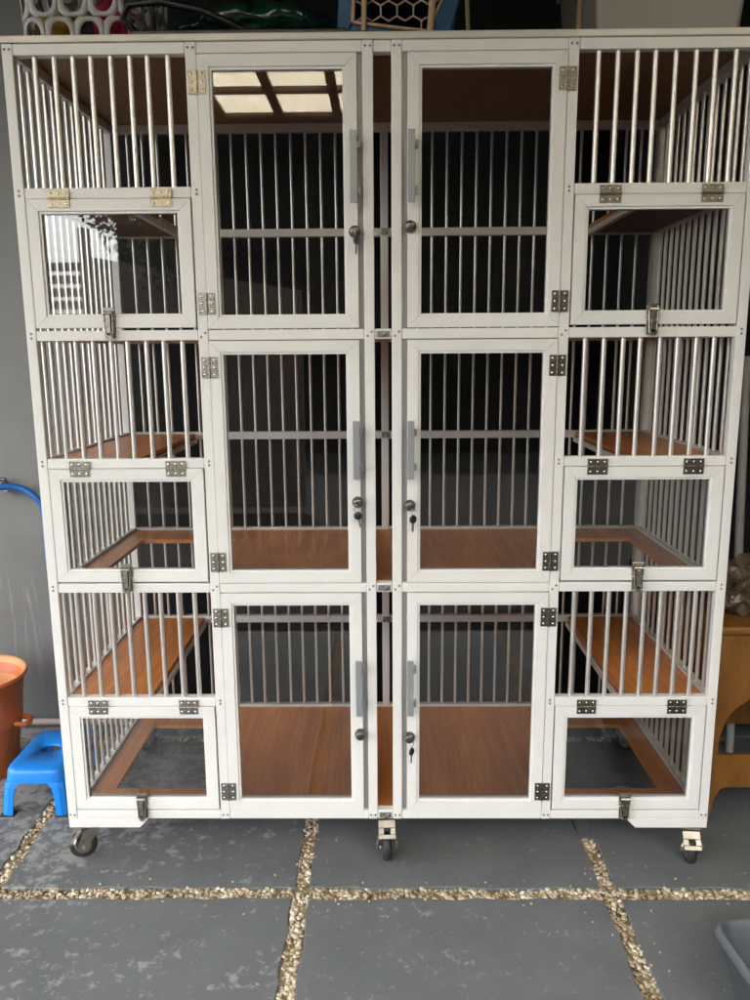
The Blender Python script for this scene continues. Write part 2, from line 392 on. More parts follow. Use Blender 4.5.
sl.build('slat_panel', FENCEM, fe)
MB().box(-.47, -.02, 0, -.40, .09, 2.5).build('post', FENCEM, fe)
tr = thing('garden_tree', 'leafy garden tree overhanging the yard, mirrored in the top left glass', 'tree', (-1.45,-4.0,.10))
MB().tube([(0,0,-.05),(.02,.02,1.1),(-.06,.05,1.9),(-.15,.1,2.7),(-.2,.12,3.3)], [.07,.06,.05,.035,.015], 10).tube([(-.06,.05,1.9),(-.35,.25,2.5),(-.6,.4,2.9)], [.03,.02,.008], 8).build('trunk', TRUNK, tr)
cr = MB()
cl = [(-.40,-.05,2.42,.22),(-.62,-.05,2.50,.16),(-.30,0,2.18,.20),(-.22,-.1,2.30,.24),(-.25,.0,1.95,.18),(-.3,-.1,2.75,.36),(-.75,.0,2.62,.14),(-.66,.0,2.36,.15),(-.55,.0,2.22,.13),(-.45,.0,2.08,.14),(-.58,0,2.42,.2),(-.42,0,2.3,.2),(-.45,0,2.24,.12)]
for cx, cy, cz, rr in cl:
    for _ in range(int(2300*rr*rr)+14):
        d = Vector((random.gauss(0,1), random.gauss(0,1), random.gauss(0,1))).normalized()*rr*random.uniform(.35,1.08)
        p = Vector((cx,cy,cz)) + d; a = Vector((random.uniform(-1,1), random.uniform(-1,1), random.uniform(-1.2,.3))).normalized()*random.uniform(.04,.075)
        b = a.orthogonal().normalized()*a.length*.28; b.rotate(Matrix.Rotation(random.uniform(0,6.28),3,a.normalized()))
        cr.add([p, p+a*.45+b, p+a, p+a*.45-b], [(0,1,2,3)])
cr.build('crown', LEAF, tr, fix=False)

# ------------------------------------------------------------------ the cage
ZR = [.144, .4837, .8078, 1.1431, 1.467, 1.8061, 2.1272]
T = .0254; h = T/2; DEP = .70
cage = thing('animal_cage', 'tall white aluminium cage of three tiers with glass doors and bars, on casters', 'cage', (0,0,0))
POST = {'ol':(-.8990,-.8736), 'dl':(-.4664,-.4410), 'cl':(-.0500,-.0246), 'cr':(.0182,.0436), 'dr':(.4334,.4588), 'or':(.8736,.8990)}
ztop, zbot = ZR[6]+h, ZR[0]-h
posts = {}
for k, (a, b) in POST.items():
    posts[k] = MB().box(0, 0, 0, b-a, T, ztop-zbot).build('front_post', WHITE, cage, (a,0,zbot), bevel=.0022)
def rail(name, xa, xb, z, y=.0012, m=WHITE, par=cage):
    return MB().box(0, 0, -h, xb-xa, T, h).build(name, m, par, (xa, y, z), bevel=.0022)
for k in range(7):
    rail('front_rail', POST['ol'][1]+.0004, POST['dl'][0]-.0004, ZR[k]); rail('front_rail', POST['dr'][1]+.0004, POST['or'][0]-.0004, ZR[k])
    if k % 2 == 0:
        rail('front_rail', POST['dl'][1]+.0004, POST['cl'][0]-.0004, ZR[k]); rail('front_rail', POST['cr'][1]+.0004, POST['dr'][0]-.0004, ZR[k])
        rail('link_rail', POST['cl'][1]+.0004, POST['cr'][0]-.0004, ZR[k], .0025)
# screws at the joints (one mesh, copied)
scr = MB().lathe([(0,-.0016),(.0022,-.0016),(.0030,-.0008),(.0030,.001)], 10, 'y').mesh('screw', SCREWM)
def screw(par, x, z, y=-.0002): link('screw', scr, par, (x - par.location.x, y - par.location.y, z - par.location.z))
for k in range(7):
    for key, (a, b) in POST.items():
        c = (a+b)/2
        if key in ('ol','or') and k not in (0, 6):
            screw(posts[key], c, ZR[k]+.0055); screw(posts[key], c, ZR[k]-.0055)
        elif k in (0, 6): screw(posts[key], c-.006, ZR[k]); screw(posts[key], c+.006, ZR[k])
        elif k % 2 == 0: screw(posts[key], c+.005, ZR[k]+.005); screw(posts[key], c-.005, ZR[k]-.005)
        elif key in ('dl','dr'): screw(posts[key], c, ZR[k]+.005); screw(posts[key], c, ZR[k]-.005)
# metal clips on the link rails
for k in (0, 2, 4):
    c = MB().box(-.016,-.004,-.007,.016,0,.007).tube([(-.010,-.006,.004),(-.002,-.009,-.004),(.010,-.007,.005)], .0028, 8).lathe([(0,-.012),(.005,-.012),(.005,0)], 10, 'y', (.004,0,0))
    c.build('link_clip', NICKEL, cage, (-.0032, .002, ZR[k]), bevel=.001)
# front bars: eight in the upper half of every tier, each side
def bar_mesh(L_, r=.0064): return MB().tube([(0,0,0),(0,0,L_)], r, 12).mesh('bar', BARM)
for k in (5, 3, 1):
    z0, z1 = ZR[k]+h, ZR[k+1]-h; me = bar_mesh(z1-z0)
    for a, b in ((POST['ol'][1], POST['dl'][0]), (POST['dr'][1], POST['or'][0])):
        for i in range(8): link('bar', me, cage, (a+(b-a)*(i+1)/9 + random.uniform(-.0025,.0025), .0139, z0))
# side panels
for s in (-1, 1):
    x0 = -.8990 if s < 0 else .8736
    mb = MB()
    for z in ZR: mb.box(0, T+.0004, z-h, T, DEP-T-.0004, z+h)
    sp = mb.build('side_panel', WHITE, cage, (x0,0,0), bevel=.002)
    me = bar_mesh(ztop-zbot-T, .0058)
    for i in range(13):
        link('bar', me, sp, (T/2, .066+i*.0467, zbot+h))
# back panel: posts, rails, bars
mb = MB()
for a in (-.8990, -.0127+.0016, .8736): mb.box(a, 0, zbot, a+T, T, ztop)
for k, z in enumerate(ZR):
    mb.box(-.8736+.0004, .001, z-h, -.0111-.0004, T-.001, z+h); mb.box(.0143+.0004, .001, z-h, .8736-.0004, T-.001, z+h)
bp_ = mb.build('back_panel', WHITE, cage, (0, DEP-T, 0), bevel=.002)
me = bar_mesh(ztop-zbot-T, .0050)
for a, b in ((-.8736, -.0111), (.0143, .8736)):
    for i in range(17): link('bar', me, bp_, (a+(b-a)*(i+1)/18, T/2, zbot+h))
cc = MB()
for z in (ZR[5], ZR[3], ZR[1]): cc.box(-.011,-.012,-.008+z,.011,0,.010+z)
cc.build('partition_catch', NICKEL, bp_, (.0016,-.0004,0), bevel=.0015)
# roof board with its pale edge trim
MB().box(-.897, .006, 0, .897, DEP-.004, .012).build('roof_board', mat('roof_board_underside', (.30,.18,.105), .55, 0, var=.15, vscale=5, stretch=(6,.7,6)), cage, (0,0,ztop+.001))
MB().box(-.905,-.004,.0006,.905,.005,.0165).build('roof_trim', mat('trim_aluminium', (.62,.59,.53), .4, .2, var=.16, vscale=5, stretch=(.6,1,1)), cage, (0,0,ztop), bevel=.002)
# floors: a whole board in the middle, a hatch hole in each side bay
for k in (0, 2, 4):
    z = ZR[k] - .007
    mb = MB().box(-.50, T+.003, 0, .50, DEP-T-.002, .012)
    for s in (-1, 1):
        q = lambda a, b: (min(s*a, s*b), max(s*a, s*b))
        a, b = q(.50, .873); mb.box(a, T+.003, 0, b, .128, .012); mb.box(a, .53, 0, b, DEP-T-.002, .012)
        a, b = q(.806, .873); mb.box(a, .128, 0, b, .53, .012)
    mb.build('floor_board', WOOD, cage, (0,0,z))
# half-height shelves, one per tier on each side, with an edge bearer
for k in (1, 3, 5):
    for s in (-1, 1):
        a, b = (-.873, -.650) if s < 0 else (.650, .873)
        sh = MB().box(a, T+.003, 0, b, DEP-T-.002, .012).build('shelf', WOOD, cage, (0,0,ZR[k]-.005))
        e = -.650 if s < 0 else .650
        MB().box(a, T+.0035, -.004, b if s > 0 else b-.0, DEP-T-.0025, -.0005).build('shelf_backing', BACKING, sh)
        MB().box(e-.008, T+.003, -.020, e+.008, DEP-T-.002, -.0046).build('shelf_bearer', WHITE, sh)

# ---- hardware shared meshes
def hinge_mesh():
    mb = MB().box(-.0205,-.0022,-.026,-.0022,0,.026).box(.0022,-.0022,-.026,.0205,0,.026)
    for i in range(5): mb.tube([(0,-.002,-.026+i*.0106),(0,-.002,-.0168+i*.0106)], .0032, 10)
    return mb.mesh('hinge', NICKEL)
def hinge_screws():
    mb = MB()
    for x in (-.0125,.0125):
        for z in (-.018,0,.018): mb.lathe([(0,-.0036),(.0026,-.0034),(.0034,-.0022),(.0034,0)], 10, 'y', (x,0,z))
    return mb.mesh('hinge_screws', BRIGHT)
HG = hinge_mesh(); HGS = hinge_screws()
NICKEL_LIT = mat('lit_nickel', (.60,.52,.36), .5, .5, var=.18, vscale=70)  # top left hinges: same metal, bright light put into its colour
HG_LIT = HG.copy(); HG_LIT.materials.clear(); HG_LIT.materials.append(NICKEL_LIT)
NICKEL_SHADE = mat('shaded_nickel', (.20,.18,.15), .36, .95, var=.4, vscale=110)  # right hinges: same metal, dark reflections put into its colour
HG_SHADE = HG.copy(); HG_SHADE.materials.clear(); HG_SHADE.materials.append(NICKEL_SHADE)
def handle_mesh(L_):
    return MB().box(-.0085,-.030,-L_/2,.0085,-.024,L_/2).box(.003,-.024,L_/2-.038,.015,0,L_/2-.022).box(.003,-.024,-L_/2+.022,.015,0,-L_/2+.038).mesh('handle', HANDM)
def lock_mesh():
    return MB().lathe([(0,-.020),(.0085,-.020),(.0118,-.0175),(.0130,-.012),(.0130,-.006),(.0150,-.004),(.0150,0)], 20, 'y').box(-.0016,-.0207,-.006,.0016,-.0195,.006).mesh('lock', LOCKM)
LOCK = lock_mesh()
def latch_mesh():
    mb = MB().box(-.016,-.003,.028,.016,0,.064).box(-.014,-.003,-.010,.014,0,.024)
    mb.box(-.0055,-.014,-.004,.0055,-.003,.046)                              # lever body
    mb.tube([(-.012,-.010,.050),(.012,-.010,.050)], .005, 10)                # pivot
    mb.tube([(-.011,-.009,.048),(-.009,-.011,-.006)], .0022, 8).tube([(.011,-.009,.048),(.009,-.011,-.006)], .0022, 8)
    mb.tube([(-.009,-.011,-.007),(.009,-.011,-.007)], .003, 8)
    mb.prism([(-.006,-.014),(.006,-.014),(.0075,.002),(-.0075,.002)], -.014, -.009)
    for x in (-.012,.012):
        for z in (.056,.034,-.004): mb.lathe([(0,-.0048),(.0026,-.0046),(.003,-.003)], 8, 'y', (x,0,z))
    return mb.mesh('latch', NICKEL)
LATCH = latch_mesh(); LATCHD = LATCH.copy(); LATCHD.materials.clear()
LATCHD.materials.append(mat('bright_nickel', (.46,.43,.37), .24, 1, var=.35, vscale=90))
def door(name, x0, z0, x1, z1, w=.034):
    W, H_ = x1-x0, z1-z0
    mb = MB().ring(0, 0, W, H_, w-.006, -.0025, .021).ring(w-.0062, w-.0062, W-w+.0062, H_-w+.0062, .0065, .0012, .019)
    d = mb.build(name, WHITE, cage, (x0, 0, z0), bevel=.0011)
    MB().box(w-.0032, .0085, w-.0032, W-w+.0032, .0125, H_-w+.0032).build('glass_pane', GLASS, d)
    return d
def hang(name, me, par, x, z, y=-.0028, ry=0, bevel=.0007):
    o = link(name, me, par, (x-par.location.x, y-par.location.y, z-par.location.z), bevel); o.rotation_euler.y = ry; return o
HANDZ = {4:(1.936,1.773), 2:(1.252,1.103), 0:(.614,.457)}
HX = {-1:-.072, 1:.0655}
LOCKZ = {(4,-1):1.710,(4,1):1.721,(2,-1):1.040,(2,1):1.031,(0,-1):.392,(0,1):.383}
HINZ = {4:(2.051,1.543), 2:(1.387,.880), 0:(.7265,.2175)}
HME = {k: handle_mesh(a-b) for k, (a, b) in HANDZ.items()}
for k in (4, 2, 0):
    z0, z1 = ZR[k]+h+.002, ZR[k+2]-h-.0022
    for s in (-1, 1):
        if s < 0: x0, x1 = POST['dl'][1]+.0012, -.0632
        else: x0, x1 = .0570, POST['dr'][0]-.0012
        d = door('door', x0, z0, x1, z1)
        d['label'] = '%s tall glass door %s of the centre gap' % ({4:'top', 2:'middle', 0:'bottom'}[k], 'left' if s < 0 else 'right')
        hs = x0 if s < 0 else x1
        for j, hz in enumerate(HINZ[k]):
            me = (HG_LIT if (k == 4 and j == 0) else HG) if s < 0 else HG_SHADE
            hx = hs - .0006 if s < 0 else hs + .0006
            hang('hinge', me, d, hx, hz, -.0027); hang('hinge_screws', HGS, d, hx, hz, -.0027, bevel=0)
        hm = hang('handle', HME[k], d, HX[s], sum(HANDZ[k])/2)
        hang('lock', LOCK, d, HX[s]+(.001 if s < 0 else -.002), LOCKZ[k,s])
    # recessed stop strips beside the centre posts
    for a, b in ((-.0625, -.0502), (.0438, .0562)):
        MB().box(0, .011, 0, b-a, .016, ZR[k+2]-ZR[k]-T-.001).build('stop_strip', STOPM, cage, (a, 0, ZR[k]+h+.0005))
FHX = {-1:(-.789,-.540), 1:(.545,.790)}
for k in (4, 2, 0):
    for s in (-1, 1):
        a, b = (POST['ol'][1], POST['dl'][0]) if s < 0 else (POST['dr'][1], POST['or'][0])
        x0, x1 = a+.0035, b-.0035; z0, z1 = ZR[k]+h+.0062, ZR[k+1]-h-.0012
        d = door('flap_door', x0, z0, x1, z1)
        d['label'] = '%s small glass flap on the %s side' % ({4:'top', 2:'middle', 0:'bottom'}[k], 'left' if s < 0 else 'right')
        for hx in FHX[s]:
            me = (HG_LIT if k == 4 else HG) if s < 0 else HG_SHADE
            hang('hinge', me, d, hx, z1+.0006, -.0027, R(90)); hang('hinge_screws', HGS, d, hx, z1+.0006, -.0027, R(90), 0)
        hang('latch', LATCH if s < 0 else LATCHD, d, -.685 if s < 0 else .6625, ZR[k]+.0045, -.0028)

# feet: corner plates and casters
for s in (-1, 1):
    pl = [(-.899,-.028),(-.699,-.028),(-.672,-.0006),(-.899,-.0006)]
    if s > 0: pl = [(-x, z) for x, z in reversed(pl)]
    MB().prism(pl, .001, .024).build('corner_plate', WHITE, cage, (0,0,zbot), bevel=.0015)
    pb2 = [(x, z) for x, z in pl]; MB().prism(pb2, DEP-.024, DEP-.001).build('corner_plate', WHITE, cage, (0,0,zbot), bevel=.0015)
def caster(x, y, rz, top):
    """twin-fork swivel caster with a brake pedal; wheel of 76 mm"""
    r = .038
    c = MB().box(-.034,-.026,top-.0045,.034,.026,top-.0008).lathe([(.020,top-.0045),(.022,top-.010),(.016,top-.0145)], 18).build('caster', ZINC, cage, (x,y,0), bevel=.001)
    c.rotation_euler.z = rz
    fk = MB().box(-.024,-.0185,top-.018,.022,.0185,top-.0135)
    for s in (-1, 1):
        y0, y1 = (.0155,.0185) if s > 0 else (-.0185,-.0155)
        fk.prism([(-.026,top-.0145),(-.042,r+.010),(-.038,r-.010),(-.018,r-.010),(-.006,r+.012),(.022,top-.0145)][::-1], y0, y1)
    fk.build('fork', ZINC, c, bevel=.001)
    ax = -.028
    MB().lathe([(.021,-.012),(.031,-.0125),(.0355,-.010),(r,-.006),(r,.006),(.0355,.010),(.031,.0125),(.021,.012)], 28, 'y', (ax,0,r)).build('tyre', RUBBER, c)
    MB().lathe([(.001,-.0142),(.006,-.0142),(.0062,-.011),(.014,-.0095),(.0205,-.0125),(.022,-.0125),(.022,.0125),(.0205,.0125),(.014,.0095),(.0062,.011),(.006,.0142),(.001,.0142)], 24, 'y', (ax,0,r)).build('wheel', ZINC, c)
    MB().lathe([(0,-.0205),(.006,-.0205),(.0068,-.0185),(.0068,.0185),(.006,.0205),(0,.0205)], 8, 'y', (ax,0,r), False).build('axle_bolt', BRIGHT, c)
    pp = [(-.078,.066),(-.074,.059),(-.036,top-.026),(-.024,top-.0185),(-.030,top-.012),(-.040,top-.013)]
    q = lambda t: (-.061+.026*t, top-.050+.031*t)
    def strip(t0, t1, y0, y1):
        (xa, za), (xb, zb) = q(t0), q(t1); pd.prism([(xa-.003,za+.003),(xa+.002,za-.003),(xb+.002,zb-.003),(xb-.003,zb+.003)], y0, y1)
    pd = MB(); strip(0,.30,-.024,.024); strip(.72,1.25,-.024,.024); strip(.301,.719,-.024,-.009); strip(.301,.719,.009,.024)
    for s_ in (-1, 1): pd.tube([(-.044,s_*.020,top-.03),(-.050,s_*.027,.060),(-.046,s_*.029,.044)], [.003,.006,.004], 8)
    pd.build('brake_pedal', ZINC, c, bevel=.0025); return c
for x, y, rz in ((-.846, .034, R(22)), (-.001, .040, R(93)), (.857, .030, R(86)), (-.85, DEP-.05, R(40)), (0, DEP-.05, R(80)), (.85, DEP-.05, R(130))):
    top = zbot if abs(x) < .1 else zbot-.028
    caster(x, y, rz, top)

# keys hanging at four of the locks
def key(label, x, z, rz, ry, kindk):
    t = thing('key', label, 'key', (x, -.024, z), rz, 'keys left in the cage locks'); t.rotation_euler.y = ry
    ring = [(math.cos(a)*.007, 0, .008+math.sin(a)*.009) for a in [i*2*math.pi/16 for i in range(17)]]
    MB().tube(ring, .0009, 6).build('ring', BRIGHT, t)
    MB().lathe([(0,-.003),(.0095,-.003),(.0108,-.0015),(.0108,.0015),(.0095,.003),(0,.003)], 18, 'y', (0,0,-.012)).build('bow', KEYBLK if kindk else LOCKM, t)
    MB().prism([(-.003,-.022),(-.003,-.042),(0,-.046),(.003,-.042),(.003,-.022)][::1], -.0008, .0008).build('blade', NICKEL, t)
key('small steel key hanging at the lock of the top left tall door', -.066, 1.700, .9, .10, 0)
key('key with a round black bow below the lock of the middle left tall door', -.073, 1.020, .15, -.22, 1)
key('dark key hanging at the lock of the middle right tall door', .072, 1.010, .6, .05, 1)
key('thin black key hanging at the lock of the bottom right tall door', .070, .362, 1.0, .12, 1)

# ------------------------------------------------------------------ left: tap, hose, pipe, bucket, stool
tp = thing('wall_tap', 'small metal tap on the grey wall above the white streaks', 'tap', (-1.405,.838,.945))
MB().tube([(0,0,0),(0,-.05,0),(0,-.075,-.012),(0,-.08,-.035)], [.013,.012,.011,.010], 12).lathe([(.022,-.004),(.022,0),(.012,-.01)], 16, 'y').build('spout', TAPM, tp)
MB().tube([(-.03,-.045,.032),(.03,-.045,.032)], .006, 8).tube([(0,-.045,.008),(0,-.045,.034)], .006, 8).build('valve_handle', TAPM, tp)
hp = [(-1.405,.758,.935),(-1.386,.77,.952),(-1.325,.79,.945),(-1.269,.79,.910),(-1.243,.79,.850),(-1.240,.79,.675),(-1.236,.79,.52),(-1.233,.79,.364),(-1.231,.79,.163),(-1.225,.79,.05),(-1.19,.78,.014),(-1.10,.77,.013)]
cv = []
for i in range(len(hp)-1):
    p0, p1, p2, p3 = [Vector(hp[max(0,min(len(hp)-1,i+j))]) for j in (-1,0,1,2)]
    for t in [j/6 for j in range(6)]:
        cv.append(.5*((2*p1)+(-p0+p2)*t+(2*p0-5*p1+4*p2-p3)*t*t+(-p0+3*p1-3*p2+p3)*t**3))
cv.append(Vector(hp[-1]))
tag(MB().tube(cv, .0125, 12).build('garden_hose', HOSEM), 'bright blue hose running from the wall tap behind the cage', 'hose')
tag(MB().tube([(-1.9,.812,.022),(-1.0,.812,.022)], .013, 12).build('wall_pipe', PIPEM), 'thin pale pipe along the foot of the grey wall', 'pipe')

bk = thing('bucket', 'orange plastic bucket by the grey wall at the left edge', 'bucket', (-1.415,.50,0))
MB().lathe([(0,.004),(.125,0),(.128,.004),(.137,.165),(.150,.170),(.152,.195),(.160,.330),(.176,.338),(.179,.347),(.174,.352),(.166,.348),(.150,.19),(.120,.012),(0,.012)], 48).build('shell', ORANGE, bk)
MB().lathe([(0,.016),(.118,.016),(.149,.20),(.163,.3465),(.170,.3525),(.1745,.3528)], 48).build('inner_wall', mat('pale_orange', (.72,.33,.13), .5, 0, var=.1, vscale=6), bk)  # inner face in a paler orange than the shell
MB().tube([(.150,-.03,.185),(.182,-.026,.18),(.188,0,.178),(.182,.026,.18),(.150,.03,.185)], .009, 10).build('grip', ORANGE, bk)

def stool():
    t = thing('step_stool', 'small bright blue plastic stool beside the left caster', 'stool', (-1.10,.365,0), 0)
    W, D, H_, r = .093, .138, .152, .03
    def loop(hw, hd, z, rr, n=7):
        pts = []
        for cx, cy, a0 in ((hw-rr,hd-rr,0),(-hw+rr,hd-rr,90),(-hw+rr,-hd+rr,180),(hw-rr,-hd+rr,270)):
            for i in range(n):
                a = R(a0+90*i/(n-1)); pts.append((cx+rr*math.cos(a), cy+rr*math.sin(a), z))
        return pts
    mb = MB(); n = 28
    rings = [loop(W-.012,D-.012,H_,.035), loop(W-.004,D-.004,H_-.004,.036), loop(W,D,H_-.014,.036), loop(W+.003,D+.003,H_-.045,.036)]
    vs = [p for r_ in rings for p in r_]; fs = []
    for i in range(3):
        for k in range(n): k2=(k+1)%n; fs.append((i*n+k2,i*n+k,(i+1)*n+k,(i+1)*n+k2))
    # top with an oval hand hole
    hole = [(.034*math.cos(2*math.pi*(k+.0)/n+R(13)), .026*math.sin(2*math.pi*k/n+R(13)), H_) for k in range(n)]
    hole2 = [(x*.95,y*.95,H_-.005) for x,y,z in hole]
    o = len(vs); vs += hole; o2 = len(vs); vs += hole2
    for k in range(n): k2=(k+1)%n; fs.append((k,k2,o+k2,o+k)); fs.append((o+k,o+k2,o2+k2,o2+k))
    mb.add(vs, fs, True); mb.build('seat', BLUEP, t)
    # each leg an L-shaped tapering shell at its corner
    for sx, sy in ((-1,-1),(1,-1),(1,1),(-1,1)):
        lv = []
        for z, g in ((H_-.043,0.003),(.092,.007),(.06,.010),(0,.0155)):
            lw = .043 if z > .07 else .040
            if z > .1: lw = .056
            X, Y = W+g, D+g; th = .006
            c = [(X-lw,Y),(X-.022,Y),(X-.007,Y-.007),(X,Y-.022),(X,Y-lw),(X-th,Y-lw),(X-th,Y-.024),(X-.013,Y-.013),(X-.024,Y-th),(X-lw,Y-th)]
            lv.append([(sx*x, sy*y, z) for x, y in c])
        m = 10; V_ = [p for r_ in lv for p in r_]; F_ = []
        for i in range(len(lv)-1):
            for k in range(m): k2=(k+1)%m; F_.append((i*m+k,i*m+k2,(i+1)*m+k2,(i+1)*m+k))
        F_ += [tuple(range(m)), tuple(range((len(lv)-1)*m, len(lv)*m))]
        lg = MB().add(V_, F_).build('leg', BLUEP, t, bevel=.002)
        X, Y = W+.0165, D+.0165
        a, b = sorted((sx*(X-.045), sx*(X+.0005))); c, d = sorted((sy*(Y-.03), sy*(Y+.0005)))
        MB().box(a,c,-.0004,b,d,.006).build('rubber_foot', RUBBER, lg, bevel=.002)
stool()

# ------------------------------------------------------------------ right: brown stool, bag, pole, tub
def arch(x0, x1, z0, z1, r, n=10):
    """upright opening with a round head, as (x,z) points from lower left over the top to lower right"""
    cx = (x0+x1)/2; rx = (x1-x0)/2
    return [(x0,z0)] + [(cx - rx*math.cos(math.pi*i/(2*n)*1), z1-r + r*math.sin(math.pi*i/(2*n))) for i in range(2*n+1)] + [(x1,z0)]
bs = thing('plastic_stool', 'tall brown plastic stool with arched sides, right of the cage', 'stool', (1.20,.40,0))
def face_panel(w, hgt):
    """front with arched window above and rounded cut-out below, built of quads"""
    mb = MB(); n = 24
    a0, a1, zt, zr = -w+.034, w-.034, .432, .16      # window from .225
    def column(xa, xb, lo_a, hi_a, lo_b, hi_b): mb.prism([(xa,lo_a),(xb,lo_b),(xb,hi_b),(xa,hi_a)], -.012, 0)
    sl = [a0+(a1-a0)*i/n for i in range(n+1)]
    c = (a0+a1)/2; hw = (a1-a0)/2
    top = lambda x: zt-zr + zr*math.sqrt(max(0,1-((x-c)/hw)**2))
    def low(x):
        e = min(x-a0, a1-x); rr = .035
        return .116 if e >= rr else .116-rr+math.sqrt(max(0, rr*rr-(rr-e)**2))
    for i in range(n):
        xa, xb = sl[i], sl[i+1]
        column(xa, xb, max(top(xa),.226), hgt, max(top(xb),.226), hgt)
        column(xa, xb, low(xa), .222, low(xb), .222)
    mb.prism([(-w-.004,0),(a0-.014,0),(a0,.085),(a0,hgt),(-w,hgt)], -.012, 0); mb.prism([(a1+.014,0),(w+.004,0),(w,hgt),(a1,hgt),(a1,.085)], -.012, 0)
    return mb
face_panel(.235,.60).build('front_panel', BRSTOOL, bs, (0,-.20,0)); face_panel(.235,.60).build('back_panel', BRSTOOL, bs, (0,.212,0))
for s in (-1, 1):
    sd = face_panel(.186,.598).build('side_panel', BRSTOOL, bs, (s*.235-(.0 if s<0 else .012),0,0)); sd.rotation_euler.z = R(90)
    sd.location.x = .235 if s > 0 else -.235+.012
MB().box(-.25,-.215,.60,.25,.225,.628).build('seat', BRSTOOL, bs, bevel=.01)
bg = MB().blob((0,0,.075), .10, (1.25,1.0,.78), None, 5)
me = bg.mesh('wrinkled_bag', BAGM); o = link('wrinkled_bag', me, None, (1.13,.34,.628)); tag(o, 'crumpled brown plastic bag lying on the brown stool', 'bag')
tx = bpy.data.textures.new('crumple', 'VORONOI'); tx.noise_scale = .04
dm = o.modifiers.new('crumple', 'DISPLACE'); dm.texture = tx; dm.strength = .055; dm.mid_level = .35
for p in me.polygons: p.use_smooth = False
tag(MB().tube([(1.237,.62,.0),(1.212,.62,.72),(1.196,.62,1.13),(1.185,.62,1.40)], .014, 10).build('pole', POLEM), 'thin pale grey pole leaning behind the brown stool', 'pole')

tb = thing('storage_tub', 'grey plastic tub cut off at the lower right corner of the photo', 'tub', (.955,-.66,0), R(5))
def tub():
    n = 6
    def loop(hw, hd, z, rr):
        pts = []
        for cx, cy, a0 in ((hw-rr,hd-rr,0),(-hw+rr,hd-rr,90),(-hw+rr,-hd+rr,180),(hw-rr,-hd+rr,270)):
            for i in range(n):
                a = R(a0+90*i/(n-1)); pts.append((cx+rr*math.cos(a), cy+rr*math.sin(a), z))
        return pts
    mb = MB(); seq = [(.160,.222,.0,.03),(.166,.228,.006,.03),(.183,.246,.118,.034),(.196,.262,.122,.04),(.200,.266,.130,.04),(.198,.264,.145,.04),(.192,.258,.150,.038),(.186,.252,.148,.036),(.180,.246,.138,.032),(.162,.224,.01,.028)]
    rs = [loop(*q) for q in seq]; m = 4*n
    vs = [p for r_ in rs for p in r_]; fs = []
    for i in range(len(rs)-1):
        for k in range(m): k2=(k+1)%m; fs.append((i*m+k,i*m+k2,(i+1)*m+k2,(i+1)*m+k))
    mb.add(vs, fs, True); mb.add(rs[0], [tuple(range(m))]); mb.add(rs[-1], [tuple(range(m))])
    return mb
tub().build('shell', GREYTUB, tb)
for s in (-1, 1): MB().box(-.06, s*.272-.012, .112, .06, s*.272+.012, .136).build('grip', GREYTUB, tb, bevel=.004)

# ------------------------------------------------------------------ things standing on the cage roof
ZT = ztop + .0135
lb = thing('laundry_basket', 'white laundry basket with rows of oval holes, on the left end of the cage roof', 'basket', (-.765,.30,ZT))
def basket():
    mb = MB(); rows = 4; cw = .070; ch = .074
    hw, hd, rr = .150, .165, .06
    per = []                                       # plan outline sampled evenly
    segs = []
    for cx, cy, a0 in ((hw-rr,hd-rr,0),(-hw+rr,hd-rr,90),(-hw+rr,-hd+rr,180),(hw-rr,-hd+rr,270)):
        for i in range(16):
            a = R(a0+90*i/15); segs.append(Vector((cx+rr*math.cos(a), cy+rr*math.sin(a))))
    segs.append(segs[0]); ln = [0]
    for i in range(len(segs)-1): ln.append(ln[-1]+(segs[i+1]-segs[i]).length)
    tot = ln[-1]; nc = int(tot/cw); cw = tot/nc
    def at(s, z):
        s %= tot
        for i in range(len(ln)-1):
            if ln[i+1] >= s:
                p = segs[i].lerp(segs[i+1], (s-ln[i])/(ln[i+1]-ln[i]+1e-9)); break
        k = 1 + z*.28
        return (p.x*k, p.y*k, z)
    K = 16
    for r_ in range(rows):
        for c in range(nc):
            s0 = c*cw + (cw/2 if r_ % 2 else 0); zc = .02 + ch*(r_+.5)
            inn = []; out = []
            for k in range(K):
                a = 2*math.pi*k/K + math.pi/K
                ca, sa = math.cos(a), math.sin(a); q = max(abs(ca), abs(sa))
                out.append(at(s0+ca/q*cw/2, zc+sa/q*ch/2)); inn.append(at(s0+ca*cw*.33, zc+sa*ch*.37))
            mb.add(out+inn, [(k,(k+1)%K,(k+1)%K+K,k+K) for k in range(K)], True)
    for z0, z1 in ((0,.02),(.02+rows*ch,.02+rows*ch+.03)):
        m = 64; mb.add([at(tot*k/m, z0) for k in range(m)]+[at(tot*k/m, z1) for k in range(m)], [(k,(k+1)%m,(k+1)%m+m,k+m) for k in range(m)], True)
    mb.add([at(tot*k/48, .001) for k in range(48)], [tuple(range(48))])
    return mb
o = basket().build('shell', BASKET, lb); sm = o.modifiers.new('thick', 'SOLIDIFY'); sm.thickness = .004; sm.offset = -1
def cloth(name, m, label, loc, sc, r=.07):
    o = MB().blob((0,0,0), r, sc, None, 4).build(name, m, None, loc); tag(o, label, 'cloth')
    t = bpy.data.textures.new('folds', 'CLOUDS'); t.noise_scale = .06
    d = o.modifiers.new('folds', 'DISPLACE'); d.texture = t; d.strength = .05; d.mid_level = .5; return o
cloth('folded_cloth', PINK, 'bright pink cloth showing through the laundry basket holes', (-.700,.240,ZT+.105), (.70,.85,1.15))
cloth('folded_cloth', YELLOW, 'mustard yellow cloth showing through the laundry basket holes', (-.840,.240,ZT+.085), (.6,.8,1.05))
cloth('folded_cloth', NAVY, 'dark grey cloth heaped in the laundry basket', (-.765,.33,ZT+.085), (1.45,1.0,1.1))

